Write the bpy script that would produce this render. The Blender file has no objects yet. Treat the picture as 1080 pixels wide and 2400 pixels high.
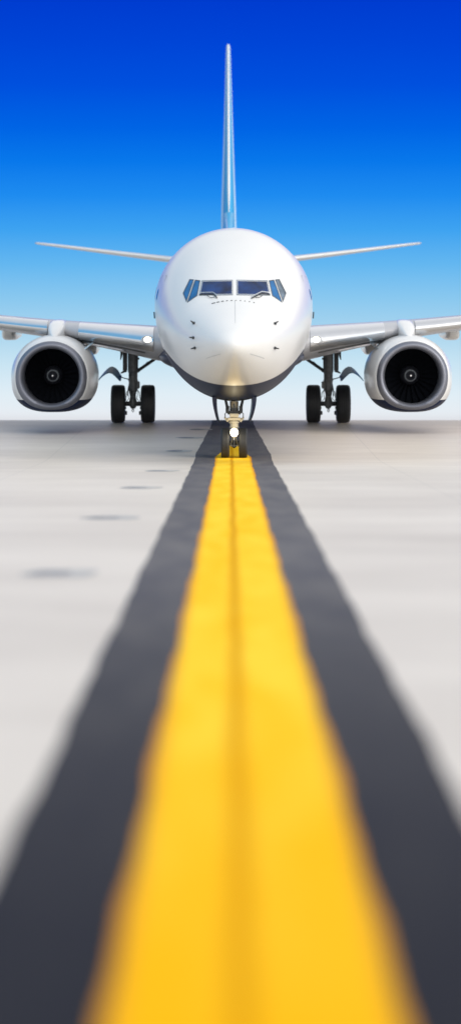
import bpy, bmesh, math, random
from math import pi, sin, cos, radians, sqrt, exp, log, atan2
from mathutils import Vector, Matrix
from mathutils.bvhtree import BVHTree
random.seed(7)
sc = bpy.context.scene
COL = sc.collection
EXPO = 0.35

# ------------------------------------------------------------------ materials
def srgb(r, g, b):
    f = lambda c: (c/255/12.92) if c/255 <= 0.04045 else ((c/255+0.055)/1.055)**2.4
    return (f(r), f(g), f(b), 1)

def mat(name, col, rough=0.5, metal=0.0, coat=0.0, spec=0.5, var=0.06, scale=3.0, bump=0.0, emit=None, estr=0, rvar=0.0, ior=1.5):
    m = bpy.data.materials.new(name); m.use_nodes = True
    nt = m.node_tree; b = nt.nodes['Principled BSDF']
    b.inputs['Roughness'].default_value = rough
    b.inputs['Metallic'].default_value = metal
    b.inputs['Coat Weight'].default_value = coat
    b.inputs['Coat Roughness'].default_value = 0.16
    b.inputs['Specular IOR Level'].default_value = spec
    b.inputs['IOR'].default_value = ior
    tc = nt.nodes.new('ShaderNodeTexCoord')
    nz = nt.nodes.new('ShaderNodeTexNoise'); nz.inputs['Scale'].default_value = scale; nz.inputs['Detail'].default_value = 5
    nt.links.new(tc.outputs['Object'], nz.inputs['Vector'])
    mr = nt.nodes.new('ShaderNodeMapRange'); mr.inputs[1].default_value = 0.3; mr.inputs[2].default_value = 0.7
    mr.inputs[3].default_value = 1-var; mr.inputs[4].default_value = 1+var
    nt.links.new(nz.outputs['Fac'], mr.inputs[0])
    vm = nt.nodes.new('ShaderNodeVectorMath'); vm.operation = 'SCALE'
    vm.inputs[0].default_value = col[:3]
    nt.links.new(mr.outputs[0], vm.inputs['Scale'])
    nt.links.new(vm.outputs[0], b.inputs['Base Color'])
    if rvar:
        m2 = nt.nodes.new('ShaderNodeMapRange'); m2.inputs[1].default_value = 0.3; m2.inputs[2].default_value = 0.7
        m2.inputs[3].default_value = max(0.01, rough-rvar); m2.inputs[4].default_value = rough+rvar
        nt.links.new(nz.outputs['Fac'], m2.inputs[0]); nt.links.new(m2.outputs[0], b.inputs['Roughness'])
    if bump:
        bp = nt.nodes.new('ShaderNodeBump'); bp.inputs['Strength'].default_value = bump
        n2 = nt.nodes.new('ShaderNodeTexNoise'); n2.inputs['Scale'].default_value = scale*8; n2.inputs['Detail'].default_value = 6
        nt.links.new(tc.outputs['Object'], n2.inputs['Vector']); nt.links.new(n2.outputs['Fac'], bp.inputs['Height'])
        nt.links.new(bp.outputs[0], b.inputs['Normal'])
    if emit:
        b.inputs['Emission Color'].default_value = emit; b.inputs['Emission Strength'].default_value = estr
    return m

def math_node(nt, op, a, b=None, c=None):
    n = nt.nodes.new('ShaderNodeMath'); n.operation = op
    for i, v in enumerate((a, b, c)):
        if v is None: continue
        if isinstance(v, (int, float)): n.inputs[i].default_value = v
        else: nt.links.new(v, n.inputs[i])
    return n.outputs[0]

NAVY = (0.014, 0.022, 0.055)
WHITE = (0.63, 0.635, 0.64)
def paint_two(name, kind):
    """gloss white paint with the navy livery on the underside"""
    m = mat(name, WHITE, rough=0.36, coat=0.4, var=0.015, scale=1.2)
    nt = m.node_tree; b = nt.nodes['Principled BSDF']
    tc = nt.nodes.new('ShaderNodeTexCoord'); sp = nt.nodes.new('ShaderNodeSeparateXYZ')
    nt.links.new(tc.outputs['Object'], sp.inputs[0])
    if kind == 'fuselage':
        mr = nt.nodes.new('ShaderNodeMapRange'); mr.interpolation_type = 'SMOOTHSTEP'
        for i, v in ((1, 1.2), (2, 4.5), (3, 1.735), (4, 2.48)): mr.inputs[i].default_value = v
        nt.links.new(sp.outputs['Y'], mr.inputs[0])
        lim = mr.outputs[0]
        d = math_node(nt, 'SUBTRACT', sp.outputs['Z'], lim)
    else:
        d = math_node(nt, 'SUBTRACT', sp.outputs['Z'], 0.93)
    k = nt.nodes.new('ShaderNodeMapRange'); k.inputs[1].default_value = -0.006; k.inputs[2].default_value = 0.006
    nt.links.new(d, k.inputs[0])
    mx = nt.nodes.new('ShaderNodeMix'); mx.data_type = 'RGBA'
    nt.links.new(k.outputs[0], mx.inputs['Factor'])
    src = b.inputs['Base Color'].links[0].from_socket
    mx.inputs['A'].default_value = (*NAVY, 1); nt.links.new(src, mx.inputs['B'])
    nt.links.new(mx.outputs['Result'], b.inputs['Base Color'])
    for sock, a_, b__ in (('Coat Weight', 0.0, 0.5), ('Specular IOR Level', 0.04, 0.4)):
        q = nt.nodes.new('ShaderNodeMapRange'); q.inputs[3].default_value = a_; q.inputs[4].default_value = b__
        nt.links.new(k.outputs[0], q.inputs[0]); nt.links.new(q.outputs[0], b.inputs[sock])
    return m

M = {}
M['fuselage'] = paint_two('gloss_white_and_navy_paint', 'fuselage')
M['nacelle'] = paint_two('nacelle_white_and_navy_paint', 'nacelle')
M['white'] = mat('gloss_white_paint', WHITE, 0.28, coat=0.9, var=0.02)
M['grey_paint'] = mat('light_grey_wing_paint', (0.34, 0.35, 0.38), 0.36, coat=0.3, var=0.04)
M['navy'] = mat('navy_paint', NAVY, 0.35, coat=0.15, spec=0.25, var=0.05)
M['polished'] = mat('polished_aluminium', (0.66, 0.68, 0.71), 0.15, metal=1.0, var=0.03, scale=2, rvar=0.05)
M['lip'] = mat('inlet_lip_aluminium', (0.19, 0.20, 0.24), 0.48, metal=0.75, var=0.04, scale=2, rvar=0.05)
M['liner'] = mat('inlet_acoustic_liner', (0.085, 0.095, 0.12), 0.5, var=0.05)
M['fan'] = mat('titanium_fan', (0.006, 0.007, 0.010), 0.8, metal=0.0, spec=0.02, var=0.1)
M['spinner'] = mat('spinner_black', (0.012, 0.013, 0.018), 0.4, var=0.05)
M['spinner_ring'] = mat('spinner_grey', (0.14, 0.155, 0.17), 0.5, var=0.05)
M['spinner_tip'] = mat('spinner_white', (0.85, 0.85, 0.85), 0.5, var=0.0)
M['glass'] = mat('cockpit_glass', (0.008, 0.055, 0.20), 0.05, spec=0.3, var=0.55, scale=3.5, ior=1.5)
M['windshield_glass'] = mat('windshield_glass', (0.004, 0.024, 0.10), 0.05, spec=0.3, var=0.6, scale=2.8)
M['grey_blind_glass'] = mat('grey_blind_side_glass', (0.10, 0.14, 0.19), 0.08, spec=0.3, var=0.35, scale=5)  # grey of interior blinds put into the pane colour
M['side_glass'] = mat('side_glass', (0.006, 0.11, 0.30), 0.05, spec=0.3, var=0.3, scale=3)
M['rubber_frame'] = mat('window_seal', (0.10, 0.13, 0.17), 0.45, var=0.1)
M['frame_metal'] = mat('window_frame_metal', (0.55, 0.58, 0.62), 0.3, metal=0.6, var=0.05)
M['dark'] = mat('dark_fitting', (0.03, 0.034, 0.04), 0.45, var=0.1)
M['seam'] = mat('panel_seam', (0.33, 0.35, 0.38), 0.5, var=0.1)
M['gear'] = mat('gear_grey_enamel', (0.16, 0.175, 0.19), 0.38, var=0.18, scale=9, bump=0.1)
M['gear_dark'] = mat('gear_dark_steel', (0.04, 0.045, 0.052), 0.42, metal=0.4, var=0.2, scale=9)
M['chrome'] = mat('oleo_chrome', (0.7, 0.7, 0.7), 0.12, metal=1.0, var=0.02)
M['rubber'] = mat('tyre_rubber', (0.022, 0.024, 0.028), 0.62, var=0.22, scale=6, bump=0.08)
M['rim'] = mat('wheel_rim_grey', (0.24, 0.25, 0.27), 0.4, metal=0.5, var=0.1)
M['blue'] = mat('teal_livery_and_sky_tint', (0.02, 0.28, 0.55), 0.35, spec=0.2, coat=0.1, var=0.03)  # dorsal fin livery; also paints reflected sky on the fin front
M['door_blue'] = mat('gear_door_blue', (0.025, 0.15, 0.29), 0.5, spec=0.1, coat=0.1, var=0.08)
M['pale_blue'] = mat('pale_blue_livery', (0.47, 0.63, 0.76), 0.4, spec=0.15, coat=0.0, var=0.03)
M['lamp'] = mat('lit_lamp', (1, 0.95, 0.85), 0.3, emit=(1.0, 0.90, 0.66, 1), estr=11, var=0)
M['lamp_wing'] = mat('lit_wing_lamp', (1, 0.95, 0.85), 0.3, emit=(1.0, 0.86, 0.60, 1), estr=4, var=0)
M['lamplit_gear'] = mat('gear_enamel_lamp_glow', (0.45, 0.41, 0.31), 0.4, var=0.15, scale=9)  # warm glow of the taxi lamp painted into the nose gear colour

# ------------------------------------------------------------------ mesh builder
class MB:
    def __init__(s): s.v = []; s.f = []; s.mi = []
    def add(s, vs, fs, mi=0):
        o = len(s.v); s.v += [tuple(v) for v in vs]
        s.f += [tuple(i+o for i in f) for f in fs]; s.mi += [mi]*len(fs)
        return s
    def box(s, c, size, rot=None, mi=0, bev=0.0):
        bm = bmesh.new(); bmesh.ops.create_cube(bm, size=1.0)
        for v in bm.verts: v.co = Vector((v.co.x*size[0], v.co.y*size[1], v.co.z*size[2]))
        if bev: bmesh.ops.bevel(bm, geom=bm.edges[:], offset=bev, segments=2, affect='EDGES')
        Mx = Matrix.Translation(c) @ (rot.to_4x4() if rot else Matrix.Identity(4))
        bm.verts.index_update()
        s.add([Mx @ v.co for v in bm.verts], [[v.index for v in f.verts] for f in bm.faces], mi); bm.free(); return s
    def cyl(s, p0, p1, r0, r1=None, n=20, cap=True, mi=0):
        r1 = r0 if r1 is None else r1
        return s.tube([p0, p1], [r0, r1], n, cap, mi)
    def tube(s, pts, rad, n=14, cap=True, mi=0):
        pts = [Vector(p) for p in pts]
        if isinstance(rad, (int, float)): rad = [rad]*len(pts)
        rings = []; prev = None
        for i, p in enumerate(pts):
            t = (pts[min(i+1, len(pts)-1)] - pts[max(i-1, 0)]).normalized()
            if prev is None:
                a = Vector((0, 0, 1)) if abs(t.z) < 0.9 else Vector((1, 0, 0))
                u = t.cross(a).normalized()
            else:
                u = (prev - t*prev.dot(t)).normalized()
            prev = u; w = t.cross(u)
            rings.append([p + (u*cos(2*pi*k/n) + w*sin(2*pi*k/n))*rad[i] for k in range(n)])
        return s.loft(rings, True, cap, mi)
    def loft(s, rings, closed=True, cap=True, mi=0):
        n = len(rings[0]); vs = [p for r in rings for p in r]; fs = []
        for i in range(len(rings)-1):
            for k in range(n if closed else n-1):
                a = i*n+k; b = i*n+(k+1) % n
                fs.append((a, b, b+n, a+n))
        if cap and closed:
            fs.append(tuple(range(n))[::-1]); fs.append(tuple((len(rings)-1)*n+k for k in range(n)))
        return s.add(vs, fs, mi)
    def build(s, name, mats, parent=None, smooth=35, bevel=0):
        me = bpy.data.meshes.new(name); me.from_pydata(s.v, [], s.f)
        if not isinstance(mats, (list, tuple)): mats = [mats]
        for m in mats: me.materials.append(M[m] if isinstance(m, str) else m)
        me.polygons.foreach_set('material_index', s.mi)
        bm = bmesh.new(); bm.from_mesh(me); bmesh.ops.recalc_face_normals(bm, faces=bm.faces[:]); bm.to_mesh(me); bm.free()
        if smooth:
            me.polygons.foreach_set('use_smooth', [True]*len(me.polygons))
            me.set_sharp_from_angle(angle=radians(smooth))
        me.update()
        o = bpy.data.objects.new(name, me); COL.objects.link(o)
        if parent: o.parent = parent
        if bevel:
            b = o.modifiers.new('Bevel', 'BEVEL'); b.width = bevel; b.segments = 2; b.limit_method = 'ANGLE'
        return o

def empty(name, loc=(0, 0, 0), parent=None):
    o = bpy.data.objects.new(name, None); COL.objects.link(o); o.location = loc
    o.empty_display_size = 0.3
    if parent: o.parent = parent
    return o

def interp(tab, x):
    """monotone cubic interpolation through (x, y) pairs"""
    n = len(tab)
    if x <= tab[0][0]: return tab[0][1]
    if x >= tab[-1][0]: return tab[-1][1]
    d = [(tab[i+1][1]-tab[i][1])/(tab[i+1][0]-tab[i][0]) for i in range(n-1)]
    m = [d[0]] + [0 if d[i-1]*d[i] <= 0 else 2*d[i-1]*d[i]/(d[i-1]+d[i]) for i in range(1, n-1)] + [d[-1]]
    for i in range(n-1):
        if x <= tab[i+1][0]:
            h = tab[i+1][0]-tab[i][0]; t = (x-tab[i][0])/h
            return ((2*t**3-3*t*t+1)*tab[i][1] + (t**3-2*t*t+t)*h*m[i] + (-2*t**3+3*t*t)*tab[i+1][1] + (t**3-t*t)*h*m[i+1])

# ------------------------------------------------------------------ camera
F_PX = 5480.0           # focal length in photo pixels (photo is 2400 high)
CAM_Z = 3.6
cam = bpy.data.cameras.new('camera'); co = bpy.data.objects.new('camera', cam); COL.objects.link(co)
co.location = (0, 0, CAM_Z); co.rotation_euler = (radians(90), 0, 0)
cam.sensor_fit = 'VERTICAL'; cam.sensor_height = 36; cam.lens = F_PX/2400*36
cam.shift_y = -(1200-706)/2400; cam.shift_x = 0
cam.clip_end = 6000; cam.clip_start = 0.1
cam.dof.use_dof = True; cam.dof.focus_distance = 57; cam.dof.aperture_fstop = 0.5
sc.camera = co

# ------------------------------------------------------------------ ground
SL = 0.0363; Y0 = 52.6
def gz(y):
    a = (Y0-y)/0.5
    z = SL*0.5*(log(1+exp(a)) if a < 40 else a)
    if y < -60: z = SL*(Y0+60)
    if y > 69.9:
        t = y-69.9
        z -= 0.014*t*t if t < 3 else 0.126+0.084*(t-3) if t < 300 else 25.07+0.062*(t-300)
    return z
def ys_list(a, b):
    out = []; y = a
    while y < b:
        out.append(y)
        if 49 < y < 82: y += 0.25
        elif y < 130: y += 1.0
        elif y < 400: y += 15
        else: y += 150
    out.append(b); return out

def strip_mesh(name, ys, halfs, dz, material, jitter=0.0, seed=0, centre=0.0):
    rnd = random.Random(seed)
    ph = [(rnd.uniform(0, 6.28), rnd.uniform(0, 6.28)) for _ in range(5)]
    wl = [7.0, 3.1, 1.37, 0.62, 0.31]; am = [1.2, 1.2, 0.8, 0.25, 0.1]
    def jit(y, side):
        return jitter*sum(am[i]*sin(2*pi*y/wl[i]+ph[i][side]) for i in range(5))
    vs = []; fs = []
    xs_n = 5
    for i, y in enumerate(ys):
        hh = halfs-(0.26*min(1, max(0, y-55.0)/13.0) if halfs > 0.6 else 0.125*min(1, max(0, y-53.8)/2.0))
        xl = centre-hh-jit(y, 0); xr = centre+hh+jit(y, 1)
        for k in range(xs_n): vs.append((xl+(xr-xl)*k/(xs_n-1), y, gz(y)+dz))
    for i in range(len(ys)-1):
        for k in range(xs_n-1):
            a = i*xs_n+k; fs.append((a, a+1, a+1+xs_n, a+xs_n))
    o = MB().add(vs, fs).build(name, material, smooth=60)
    return o

def ground_material():
    m = bpy.data.materials.new('pale_concrete'); m.use_nodes = True; nt = m.node_tree; b = nt.nodes['Principled BSDF']
    tc = nt.nodes.new('ShaderNodeTexCoord')
    def noise(sx, sy, detail=5, rough=0.6):
        mp = nt.nodes.new('ShaderNodeMapping'); mp.inputs['Scale'].default_value = (sx, sy, 1)
        nt.links.new(tc.outputs['Object'], mp.inputs[0])
        n = nt.nodes.new('ShaderNodeTexNoise'); n.inputs['Scale'].default_value = 1; n.inputs['Detail'].default_value = detail; n.inputs['Roughness'].default_value = rough
        nt.links.new(mp.outputs[0], n.inputs['Vector']); return n.outputs['Fac']
    big = noise(0.10, 0.16); mid = noise(0.5, 0.9); fine = noise(14, 14, 8, 0.7)
    s = math_node(nt, 'ADD', math_node(nt, 'MULTIPLY', big, 0.5), math_node(nt, 'ADD', math_node(nt, 'MULTIPLY', mid, 0.3), math_node(nt, 'MULTIPLY', fine, 0.2)))
    cr = nt.nodes.new('ShaderNodeValToRGB')
    cr.color_ramp.elements[0].position = 0.36; cr.color_ramp.elements[0].color = (0.54, 0.475, 0.41, 1)
    cr.color_ramp.elements[1].position = 0.62; cr.color_ramp.elements[1].color = (0.71, 0.64, 0.56, 1)
    nt.links.new(s, cr.inputs[0])
    # slab joints: thin darker sealant lines every 7.5 m
    sp = nt.nodes.new('ShaderNodeSeparateXYZ'); nt.links.new(tc.outputs['Object'], sp.inputs[0])
    def joint(sock, period, off, w):
        a = math_node(nt, 'ADD', sock, off+10000*period)
        r = math_node(nt, 'MODULO', a, period)
        d = math_node(nt, 'ABSOLUTE', math_node(nt, 'SUBTRACT', r, period/2))
        return math_node(nt, 'LESS_THAN', d, w)
    j = math_node(nt, 'MAXIMUM', joint(sp.outputs['Y'], 7.5, 2.2, 0.012), joint(sp.outputs['X'], 7.5, 0.4, 0.012))
    mx = nt.nodes.new('ShaderNodeMix'); mx.data_type = 'RGBA'
    nt.links.new(math_node(nt, 'MULTIPLY', j, 0.2), mx.inputs['Factor'])
    nt.links.new(cr.outputs[0], mx.inputs['A']); mx.inputs['B'].default_value = (0.2, 0.2, 0.2, 1)
    nt.links.new(mx.outputs['Result'], b.inputs['Base Color'])
    b.inputs['Roughness'].default_value = 0.48; b.inputs['Specular IOR Level'].default_value = 0.5
    bp = nt.nodes.new('ShaderNodeBump'); bp.inputs['Strength'].default_value = 0.12; bp.inputs['Distance'].default_value = 0.01
    nt.links.new(fine, bp.inputs['Height']); nt.links.new(bp.outputs[0], b.inputs['Normal'])
    return m
M['ground'] = ground_material()
ys = ys_list(-400, 3000)
xs = [-2500, -600, -150, -40, -12, -4, 0, 4, 12, 40, 150, 600, 2500]
gv = [(x, y, gz(y)) for y in ys for x in xs]; n = len(xs)
gf = [(i*n+k, i*n+k+1, (i+1)*n+k+1, (i+1)*n+k) for i in range(len(ys)-1) for k in range(n-1)]
g = MB().add(gv, gf).build('ground', 'ground', smooth=60); g['kind'] = 'structure'

def line_material(name, c0, c1, rough, seam=None, seam_x=0.0, near=None, edge=None):
    m = bpy.data.materials.new(name); m.use_nodes = True; nt = m.node_tree; b = nt.nodes['Principled BSDF']
    tc = nt.nodes.new('ShaderNodeTexCoord'); mp = nt.nodes.new('ShaderNodeMapping'); mp.inputs['Scale'].default_value = (2.2, 0.5, 1)
    nt.links.new(tc.outputs['Object'], mp.inputs[0])
    n = nt.nodes.new('ShaderNodeTexNoise'); n.inputs['Scale'].default_value = 1.3; n.inputs['Detail'].default_value = 6
    nt.links.new(mp.outputs[0], n.inputs['Vector'])
    cr = nt.nodes.new('ShaderNodeValToRGB')
    cr.color_ramp.elements[0].position = 0.35; cr.color_ramp.elements[0].color = c0
    cr.color_ramp.elements[1].position = 0.66; cr.color_ramp.elements[1].color = c1
    nt.links.new(n.outputs['Fac'], cr.inputs[0])
    col = cr.outputs[0]
    s5 = nt.nodes.new('ShaderNodeSeparateXYZ'); nt.links.new(tc.outputs['Object'], s5.inputs[0])
    if near:  # grazing sheen painted into the colour: darker close up, paler far off
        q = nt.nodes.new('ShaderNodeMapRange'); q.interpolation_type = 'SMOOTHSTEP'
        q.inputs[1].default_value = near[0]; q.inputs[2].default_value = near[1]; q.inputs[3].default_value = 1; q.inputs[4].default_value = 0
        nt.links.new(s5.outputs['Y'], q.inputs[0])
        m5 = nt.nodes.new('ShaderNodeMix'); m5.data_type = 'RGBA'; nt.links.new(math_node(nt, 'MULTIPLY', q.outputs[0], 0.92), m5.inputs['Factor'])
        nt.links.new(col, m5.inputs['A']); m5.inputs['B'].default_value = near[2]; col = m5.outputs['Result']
    if seam:
        sp = nt.nodes.new('ShaderNodeSeparateXYZ'); nt.links.new(tc.outputs['Object'], sp.inputs[0])
        w1 = nt.nodes.new('ShaderNodeTexNoise'); w1.noise_dimensions = '1D'; w1.inputs['Scale'].default_value = 0.5
        nt.links.new(sp.outputs['Y'], w1.inputs['W'])
        dx = math_node(nt, 'MULTIPLY', math_node(nt, 'SUBTRACT', w1.outputs['Fac'], 0.5), 0.035)
        d = math_node(nt, 'ABSOLUTE', math_node(nt, 'SUBTRACT', math_node(nt, 'SUBTRACT', sp.outputs['X'], seam_x), dx))
        mr = nt.nodes.new('ShaderNodeMapRange'); mr.interpolation_type = 'SMOOTHSTEP'
        mr.inputs[1].default_value = 0.0; mr.inputs[2].default_value = 0.07; mr.inputs[3].default_value = 0.95; mr.inputs[4].default_value = 0.0
        nt.links.new(d, mr.inputs[0])
        mx = nt.nodes.new('ShaderNodeMix'); mx.data_type = 'RGBA'
        nt.links.new(mr.outputs[0], mx.inputs['Factor']); nt.links.new(col, mx.inputs['A']); mx.inputs['B'].default_value = seam
        col = mx.outputs['Result']
    if edge:
        q = nt.nodes.new('ShaderNodeMapRange'); q.interpolation_type = 'SMOOTHSTEP'
        q.inputs[1].default_value = 0.335; q.inputs[2].default_value = 0.415; q.inputs[3].default_value = 0; q.inputs[4].default_value = 0.9
        nt.links.new(math_node(nt, 'ABSOLUTE', math_node(nt, 'SUBTRACT', s5.outputs['X'], LX)), q.inputs[0])
        m5 = nt.nodes.new('ShaderNodeMix'); m5.data_type = 'RGBA'; nt.links.new(q.outputs[0], m5.inputs['Factor'])
        nt.links.new(col, m5.inputs['A']); m5.inputs['B'].default_value = edge; col = m5.outputs['Result']
    nt.links.new(col, b.inputs['Base Color'])
    b.inputs['Roughness'].default_value = rough; b.inputs['Specular IOR Level'].default_value = 0.06 if seam is None else 0.03
    n2 = nt.nodes.new('ShaderNodeTexNoise'); n2.inputs['Scale'].default_value = 40; n2.inputs['Detail'].default_value = 6
    nt.links.new(tc.outputs['Object'], n2.inputs['Vector'])
    bp = nt.nodes.new('ShaderNodeBump'); bp.inputs['Strength'].default_value = 0.2; bp.inputs['Distance'].default_value = 0.01
    nt.links.new(n2.outputs['Fac'], bp.inputs['Height']); nt.links.new(bp.outputs[0], b.inputs['Normal'])
    return m
LX = 0.062
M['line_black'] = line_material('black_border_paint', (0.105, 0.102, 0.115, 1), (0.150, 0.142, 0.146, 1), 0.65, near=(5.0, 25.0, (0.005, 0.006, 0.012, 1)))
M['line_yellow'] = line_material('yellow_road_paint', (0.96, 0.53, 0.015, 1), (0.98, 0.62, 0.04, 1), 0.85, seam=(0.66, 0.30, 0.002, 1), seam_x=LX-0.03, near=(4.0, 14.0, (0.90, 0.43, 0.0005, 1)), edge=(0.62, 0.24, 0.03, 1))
ly = []
y = -12.0
while y < 110: ly.append(y); y += 0.12
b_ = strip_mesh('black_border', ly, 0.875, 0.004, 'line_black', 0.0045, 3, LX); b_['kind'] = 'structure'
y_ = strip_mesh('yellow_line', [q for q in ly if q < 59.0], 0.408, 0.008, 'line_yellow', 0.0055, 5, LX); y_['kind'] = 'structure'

# dark patches in a row on the concrete
M['patch'] = mat('old_sealant_stain', (0.22, 0.22, 0.24), 0.6, var=0.25, scale=5)
M['patch_faint'] = mat('faded_sealant_stain', (0.42, 0.41, 0.40), 0.6, var=0.12, scale=5)
patches = [(-1.62, 21.1, 'nearest and largest dark oval patch on the pale concrete left of the line'),
           (-1.62, 30.0, 'second nearest dark oval patch on the concrete, beyond the largest one'),
           (-1.60, 38.9, 'middle oval patch, close in front of its thinner neighbour on the concrete'),
           (-1.46, 46.6, 'thin dark patch just nearer than the nose wheels, left of the black border'),
           (-1.32, 56.2, 'narrow greenish dark patch on the concrete just behind the nose wheels'),
           (-1.16, 61.6, 'short thin dark patch second farthest of the row, near the black border'),
           (-0.95, 65.6, 'farthest and faintest dark streak of the row beside the black border')]
for i, (px, py, lab) in enumerate(patches):
    r = random.Random(20+i); N = 40
    ph = [r.uniform(0, 6.28) for _ in range(4)]
    def ring(sx, sy, ox=0.0):
        return [(ox+sx*cos(2*pi*k/N)*(1+0.10*sin(2*2*pi*k/N+ph[0])+0.07*sin(3*2*pi*k/N+ph[1])),
                 sy*sin(2*pi*k/N)*(1+0.12*sin(4*2*pi*k/N+ph[2])), 0) for k in range(N)]
    outer = ring(0.36, 0.42, 0.10); inner = ring(0.20, 0.27)
    mb = MB()
    def P(p, dz): return (p[0], p[1], gz(py+p[1])-gz(py)+dz)
    o_v = [P(p, 0.004) for p in outer]; i_v = [P(p, 0.005) for p in inner]
    mb.add(o_v+i_v, [(k, (k+1) % N, N+(k+1) % N, N+k) for k in range(N)], 1)
    mb.add(i_v, [tuple(range(N))], 0)
    o = mb.build('sealant_patch', ['patch', 'patch_faint'], smooth=0); o.location = (px, py, gz(py))
    o['label'] = lab; o['category'] = 'ground patch'; o['group'] = 'dark patches in a row on the concrete'

# ------------------------------------------------------------------ the airliner
NOSE_Y = 49.7
root = empty('airliner', (0.104, NOSE_Y, 0)); root.rotation_euler = (0, 0, 0.0050)
root['label'] = 'white twin-engine jet airliner with navy belly standing nose-on astride the yellow line'
root['category'] = 'airliner'
RM = Matrix.Translation((0.104, NOSE_Y, 0)) @ Matrix.Rotation(0.0050, 4, 'Z')
CAM_L = RM.inverted() @ Vector((0, 0, CAM_Z))

TOP = [(0, 2.66), (0.06, 2.80), (0.25, 2.97), (0.5, 3.11), (1.0, 3.36), (1.5, 3.58), (1.78, 3.71), (2.0, 3.86), (2.3, 4.06), (2.6, 4.24), (3.0, 4.46), (3.5, 4.70), (4.2, 4.97), (5.0, 5.18), (6.0, 5.32), (7.5, 5.39), (9, 5.40), (30, 5.40), (34, 5.33), (37, 5.20), (38.5, 5.05)]
BOT = [(0, 2.66), (0.06, 2.50), (0.25, 2.33), (0.5, 2.17), (1.0, 1.93), (1.6, 1.73), (2.4, 1.54), (3.3, 1.39), (4.4, 1.29), (6, 1.24), (8, 1.24), (25, 1.24), (27.5, 1.45), (31, 2.35), (35, 3.70), (38.5, 4.75)]
WID = [(0, 0.0), (0.06, 0.20), (0.25, 0.42), (0.5, 0.60), (1.0, 0.88), (1.6, 1.14), (2.4, 1.405), (3.2, 1.595), (4.2, 1.755), (5.3, 1.85), (6.5, 1.88), (26, 1.88), (29, 1.75), (33, 1.2), (36, 0.6), (38.5, 0.15)]
CEN = [(0, 2.66), (1.0, 2.74), (2.0, 2.93), (3.0, 3.14), (4.5, 3.40), (6, 3.52), (26, 3.52), (31, 3.9), (35, 4.45), (38.5, 4.9)]
def rt(tab): return [(sqrt(a), b) for a, b in tab]
TOPr, BOTr, WIDr, CENr = rt(TOP), rt(BOT), rt(WID), rt(CEN)
def fus(s, th):
    """point on the fuselage skin: th = 0 top, pi/2 right side, pi bottom"""
    q = sqrt(max(s, 0)); w = interp(WIDr, q); c = interp(CENr, q)
    zt = interp(TOPr, q); zb = interp(BOTr, q)
    z = c + (zt-c)*cos(th) if cos(th) > 0 else c + (c-zb)*cos(th)
    return Vector((w*sin(th), s, z))
def fusn(s, th, off=0.0):
    e = 1e-3
    a = fus(s+e, th)-fus(s-e, th); b = fus(s, th+e)-fus(s, th-e)
    nrm = a.cross(b).normalized()
    p = fus(s, th)
    if nrm.dot(p-Vector((0, s, interp(CENr, sqrt(s))))) < 0: nrm = -nrm
    return p+nrm*off, nrm
S = []; q = 0.02
while q*q < 9: S.append(q*q); q += 0.035
S += [9+i*1.0 for i in range(0, 17)]+[26+0.6*i for i in range(0, 21)]+[38.5]
NT = 96
rings = [[fus(s, 2*pi*k/NT) for k in range(NT)] for s in S]
fb = MB().loft(rings, True, True)
fuselage = fb.build('fuselage', 'fuselage', root, smooth=40)
bv = BVHTree.FromPolygons([Vector(v) for v in fb.v], fb.f)
UC = 551.0
def px_local(u, v, off=0.0):
    """the place on the skin behind photo pixel (u, v)"""
    d = Vector((u-540, F_PX, 706-v))
    dl = (RM.inverted().to_3x3() @ d).normalized()
    h, nn, _, _ = bv.ray_cast(CAM_L, dl)
    if h is None: return None, None
    if nn.dot(dl) > 0: nn = -nn
    return h+nn*off, nn
def skin(x, z, off=0.0):
    """the place on the nose skin at lateral x, height z"""
    h, nn, _, _ = bv.ray_cast(Vector((x, -5, z)), Vector((0, 1, 0)))
    if h is None: return None, None
    if nn.y > 0: nn = -nn
    return h+nn*off, nn

def xz(u, v, d=51.9):
    """half-offset in photo pixels from the centreline, photo row -> lateral metres, height"""
    return (u*d/F_PX, CAM_Z+(706-v)*d/F_PX)

def quad_patch(mb, q, off, n=7, mi=0):
    """q: four (x,z) corners; patch lying on the skin"""
    vs = []
    for i in range(n+1):
        for k in range(n+1):
            a = i/n; b = k/n
            x = (q[0][0]*(1-a)+q[1][0]*a)*(1-b)+(q[3][0]*(1-a)+q[2][0]*a)*b
            z = (q[0][1]*(1-a)+q[1][1]*a)*(1-b)+(q[3][1]*(1-a)+q[2][1]*a)*b
            p, _ = skin(x, z, off); vs.append(p)
    fs = [(i*(n+1)+k, (i+1)*(n+1)+k, (i+1)*(n+1)+k+1, i*(n+1)+k+1) for i in range(n) for k in range(n)]
    mb.add(vs, fs, mi)
def inset(poly, d):
    """shrink a polygon by d metres"""
    n = len(poly); out = []
    ar = sum(poly[i][0]*poly[(i+1) % n][1]-poly[(i+1) % n][0]*poly[i][1] for i in range(n))
    sg = 1 if ar > 0 else -1
    for i in range(n):
        p0 = Vector(poly[i-1]); p1 = Vector(poly[i]); p2 = Vector(poly[(i+1) % n])
        e1 = (p1-p0).normalized(); e2 = (p2-p1).normalized()
        n1 = Vector((-e1.y, e1.x))*sg; n2 = Vector((-e2.y, e2.x))*sg
        b = (n1+n2); b = b/max(0.35, b.dot(n1))
        out.append(tuple(p1+b*d))
    return out
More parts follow.
